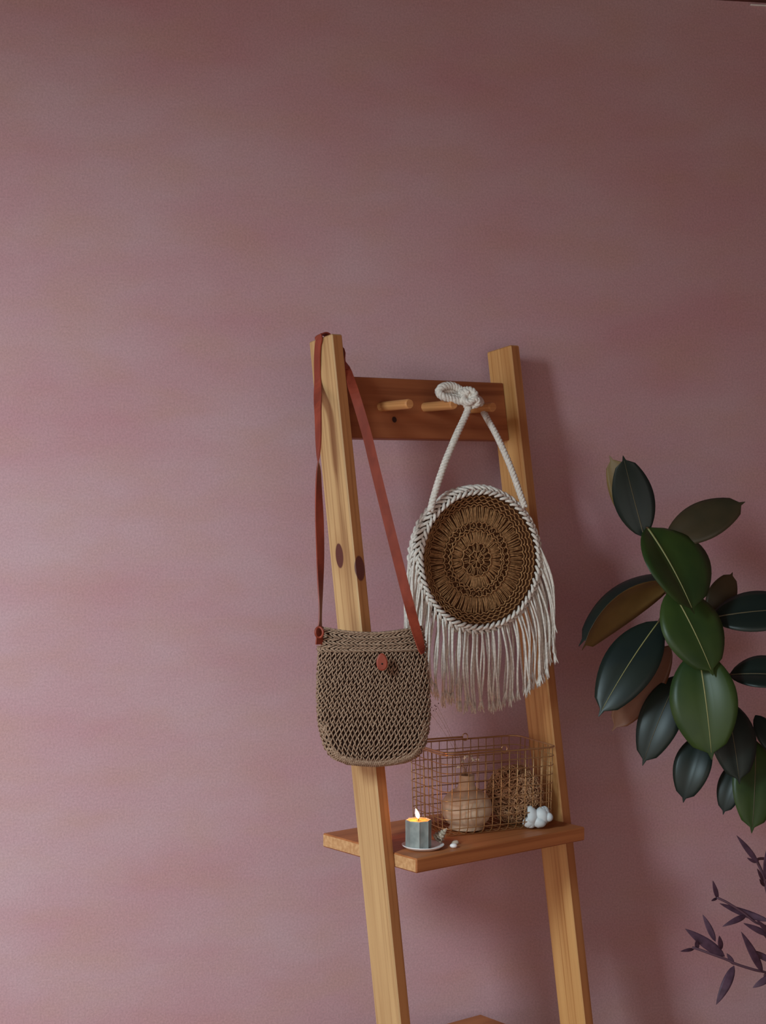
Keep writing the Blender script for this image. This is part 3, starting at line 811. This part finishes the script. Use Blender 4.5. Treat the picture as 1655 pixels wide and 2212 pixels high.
def leaf(parent, B, T, W, N, bend, foldL, foldR, mats, rib, name='leaf', nl=16, nq=4, taper=(.68, .92), th=.0009, petiole=None, drip=True):
    a = (T-B); Ln = a.length; a.normalize(); s_ = a.cross(N).normalized(); n = s_.cross(a).normalized()
    top = []; cs = []
    for i in range(nl+1):
        t = i/nl
        f_ = max(0, math.sin(PI*min(1, t**taper[1])))**taper[0]
        if drip and t > .93: f_ = max(f_*.35*(1-t)/.07, .012)
        if t < .04: f_ = max(.05, f_*.6)
        h = W/2*f_
        c = B+a*Ln*t+n*bend*Ln*4*t*(1-t)
        row = []
        for j in range(-nq, nq+1):
            q = j/nq; fo = foldR if q > 0 else foldL; aq = abs(q)
            row.append(c+s_*h*q*math.cos(fo)+n*(h*aq*math.sin(fo)-h*.22*aq*aq))
        top.append(row); cs.append(c)
    m = 2*nq+1; mb = MB(); vs = [p for r in top for p in r]; k = len(vs); vs += [p-n*th for r in top for p in r]; fu = []; fd = []; fe = []
    for i in range(nl):
        for j in range(m-1):
            q = (i*m+j, i*m+j+1, (i+1)*m+j+1, (i+1)*m+j); fu.append(q); fd.append(tuple(x+k for x in q[::-1]))
        for j, fl in ((0, False), (m-1, True)):
            q = (i*m+j, (i+1)*m+j, (i+1)*m+j+k, i*m+j+k); fe.append(q if not fl else q[::-1])
    mb.add(vs, fu+fd+fe); mb.m = [0]*len(fu)+[1]*len(fd)+[0]*len(fe)
    lo = mb.build(name, mats, parent)
    if rib:
        mb = MB(); wv = W*.014
        mb.tube([c+n*.0005 for c in cs[:-1]], [wv*(1.15-.9*i/nl) for i in range(nl)], 5, flat=.9); mb.build('midrib', rib, lo)
    return lo
def V(r, f, u): return cvec(r, f, u).normalized()
def pleaf(bx, by, tx, ty, wpx, N, bend=.05, fl=.25, fr=.25, mats=LM_D, rib=M_RIBD, db=0.0, dt=-.03, pet=None, **kw):
    B = at(bx, by, PD+db); T = at(tx, ty, PD+dt)
    leaf(plant, B, T, wpx*PD/F, N, bend, fl, fr, mats, rib, **kw)
    if pet:
        q = at(pet[0], pet[1], PD+pet[2]); mb = MB(); mb.tube(spline([q, q.lerp(B, .5)+ZUP*.003, B, B.lerp(T, .04)], 4), [.0030]*5+[.0024]*8 if False else .0026, 6); mb.build('petiole', M_STEMR, plant)
# stem
stem = [(1396, 1172, .03), (1420, 1225, .035), (1448, 1290, .04), (1490, 1375, .05), (1520, 1440, .055), (1560, 1520, .06), (1620, 1600, .06), (1672, 1690, .05), (1702, 1800, .04), (1715, 1900, .02)]
SP = [at(x, y, PD+d) for x, y, d in stem]; SP += [Vector((plant.location.x, plant.location.y, .75)), Vector((plant.location.x, plant.location.y, .195))]
mb = MB(); q = spline(SP, 5); mb.tube(q, [.0045+.006*i/len(q) for i in range(len(q))], 8); mb.build('stem', M_STEMR, plant)
M_POT = mottled('terracotta', lin(172, 104, 72), lin(150, 86, 60), (12, 12, 12), .8, .2)
mb = MB(); mb.lathe(plant.location.copy(), [(.085, 0), (.105, .19), (.115, .19), (.115, .225), (.10, .225), (.096, .20), (.0005, .20)], 36); mb.build('pot', M_POT, plant)
pleaf(1398, 1150, 1317, 984, 74, V(.30, .95, .1), -.05, .1, .1, LM_B, None, .035, .05)                    # curled young leaf, underside to the front
pleaf(1392, 1160, 1346, 984, 92, V(-.1, -1, .15), -.06, .25, .25, LM_D, M_RIBD, .02, .0, pet=(1398, 1180, .03))
pleaf(1438, 1170, 1610, 1084, 96, V(-.25, -.88, .4), .06, .1, .25, LM_B, None, .03, .04, pet=(1412, 1205, .03))
pleaf(1535, 1340, 1583, 1236, 66, V(-.3, -.8, -.4), .04, .2, .2, LM_B, None, .07, .10)
pleaf(1440, 1240, 1250, 1396, 92, V(-.5, -.6, .6), .13, .1, .1, LM_D, None, .125, .085)
pleaf(1452, 1258, 1257, 1404, 108, V(-.42, .70, .58), .15, -.1, -.1, LM_B, None, .035, -.02, pet=(1440, 1275, .04))
pleaf(1448, 1395, 1322, 1580, 84, V(.35, .9, .2), .03, .1, .1, LM_D, None, .03, .05)
pleaf(1424, 1342, 1293, 1548, 118, V(-.3, -.85, .35), .07, .12, .3, LM_D, M_RIB, .03, -.03, pet=(1452, 1295, .04))
pleaf(1468, 1458, 1388, 1654, 96, V(-.35, -.85, .3), .07, .15, .3, LM_D, M_RIBD, .035, .01)
pleaf(1520, 1585, 1476, 1734, 86, V(-.4, -.75, .4), .09, .15, .5, LM_D, None, .04, .015)
pleaf(1602, 1640, 1562, 1760, 62, V(-.4, -.75, .4), .09, .15, .4, LM_D, None, .05, .03)
pleaf(1632, 1600, 1624, 1800, 106, V(.05, -.9, .3), .05, .15, .3, LM_G, M_RIBD, .05, .0)
pleaf(1566, 1512, 1598, 1694, 104, V(.05, -.9, .3), .07, .2, .25, LM_D, M_RIBD, .03, -.02, pet=(1560, 1515, .06))
pleaf(1536, 1335, 1745, 1318, 112, V(0, -.8, .6), .06, .15, .3, LM_D, M_RIBD, .035, .02, pet=(1500, 1385, .05))
pleaf(1576, 1458, 1730, 1466, 100, V(.1, -.75, .6), .07, .25, .5, LM_D, M_RIBD, .03, .0, pet=(1545, 1490, .055))
pleaf(1632, 1545, 1690, 1640, 52, V(-.1, -.8, .5), .05, .2, .2, LM_D, None, .05, .02)
pleaf(1508, 1404, 1538, 1641, 154, V(.0, -.9, .36), .06, .60, .12, LM_G, M_RIB, .0, -.045, pet=(1500, 1395, .05))
pleaf(1450, 1272, 1541, 1459, 140, V(.06, -.86, .42), .06, .12, .25, LM_G, M_RIB, .01, -.04, pet=(1446, 1282, .04))
pleaf(1398, 1140, 1500, 1326, 196, V(.16, -.84, .46), .06, .10, .72, LM_G, M_RIB, .01, -.05, pet=(1405, 1195, .03))

# ------------------------------------------------------------------ purple trailing plant, lower right
LM_P = [mottled('purple_leaf', lin(92, 66, 84), lin(72, 50, 66), (60, 60, 60), .5, .3), mottled('purple_underside', lin(110, 84, 100), lin(88, 66, 82), (60, 60, 60), .6, .3)]
M_PST = mat('purple_stem', lin(98, 70, 84), .6)
QD = 2.98
qp = at(2060, 2200, QD)
pp = thing('purple_plant', qp, 'purple trailing plant with narrow lance leaves in the lower right corner', 'plant')
sxy = Vector((qp.x, qp.y, 0)); pp.location = sxy+ZUP*.50
def stem_p(pts, r=.0022):
    mb = MB(); mb.tube(spline([at(x, y, QD+d) for x, y, d in pts], 5), r, 6); mb.build('stem', M_PST, pp)
stem_p([(2050, 2172, .03), (1690, 2120, .02), (1655, 2101, .01), (1630, 2095, 0), (1592, 2083, -.01), (1568, 2072, -.015), (1535, 2060, -.02), (1505, 2049, -.02), (1496, 2047, -.02)], .0024)
stem_p([(2050, 2172, .03), (1705, 2060, .01), (1670, 2010, 0), (1632, 1992, -.01), (1606, 1972, -.015), (1572, 1950, -.02), (1549, 1939, -.02)], .0021)
stem_p([(2050, 2172, .03), (1700, 2020, .02), (1662, 1940, .01), (1648, 1888, .0), (1636, 1858, .0), (1655, 1855, .01)], .0026)
stem_p([(2050, 2172, .03), (1695, 2080, .02), (1660, 2030, .01), (1640, 2005, .0)], .0022)
for (bx, by, tx, ty, wp, bend, fo) in (
    (1638, 1864, 1591, 1804, 15, .03, .3), (1634, 1864, 1614, 1853, 8, .0, .3), (1654, 1900, 1655, 1838, 14, .03, .3), (1650, 1905, 1636, 1876, 9, .0, .3), (1652, 1915, 1641, 1899, 9, 0, .3),
    (1551, 1942, 1540, 1902, 12, .02, .3), (1550, 1940, 1537, 1946, 7, 0, .3), (1664, 1990, 1554, 1951, 20, -.10, .3), (1612, 1978, 1560, 2002, 15, .14, .2),
    (1664, 2022, 1606, 1994, 16, .03, .3), (1668, 2024, 1634, 1986, 14, .03, .3), (1546, 2034, 1518, 1975, 16, .03, .3), (1566, 2066, 1480, 2006, 28, .03, .35), (1558, 2052, 1554, 2021, 14, .02, .3),
    (1500, 2050, 1470, 2055, 9, .03, .3), (1506, 2050, 1506, 2029, 12, .0, .3), (1586, 2084, 1570, 2059, 12, .02, .3), (1586, 2086, 1547, 2171, 25, .08, .25), (1648, 2101, 1601, 2012, 21, .03, .3),
    (1668, 2078, 1620, 2052, 17, .06, .3), (1668, 2108, 1626, 2134, 18, .08, .3)):
    B = at(bx, by, QD-.012); T = at(tx, ty, QD-.012+random.uniform(-.03, .0))
    N = (Vector(cvec(random.uniform(-.25, .25), -1, .35))).normalized()
    leaf(pp, B, T, wp*QD/F*.88, N, bend, fo, fo, LM_P, None, nl=10, nq=2, taper=(.8, .8), th=.0006, drip=False)
mb = MB(); mb.lathe(sxy+ZUP*.50, [(.05, 0), (.066, .11), (.072, .11), (.072, .125), (.062, .125), (.06, .11), (.0005, .11)], 28); mb.build('pot', M_POT, pp)
stl = thing('plant_stool', sxy, 'small wooden stool holding the purple plant', 'stool')
mb = MB(); mb.lathe(sxy+ZUP*.47, [(.105, 0), (.11, .003), (.11, .026), (.106, .0295)], 36); mb.build('seat', M_SH, stl)
for k in range(3):
    a = 2*PI*k/3+.4; d = Vector((math.cos(a), math.sin(a), 0)); mb = MB(); mb.tube([sxy+d*.13+ZUP*.0005, sxy+d*.085+ZUP*.472], [.011, .014], 10); mb.build('leg', M_SH, stl)
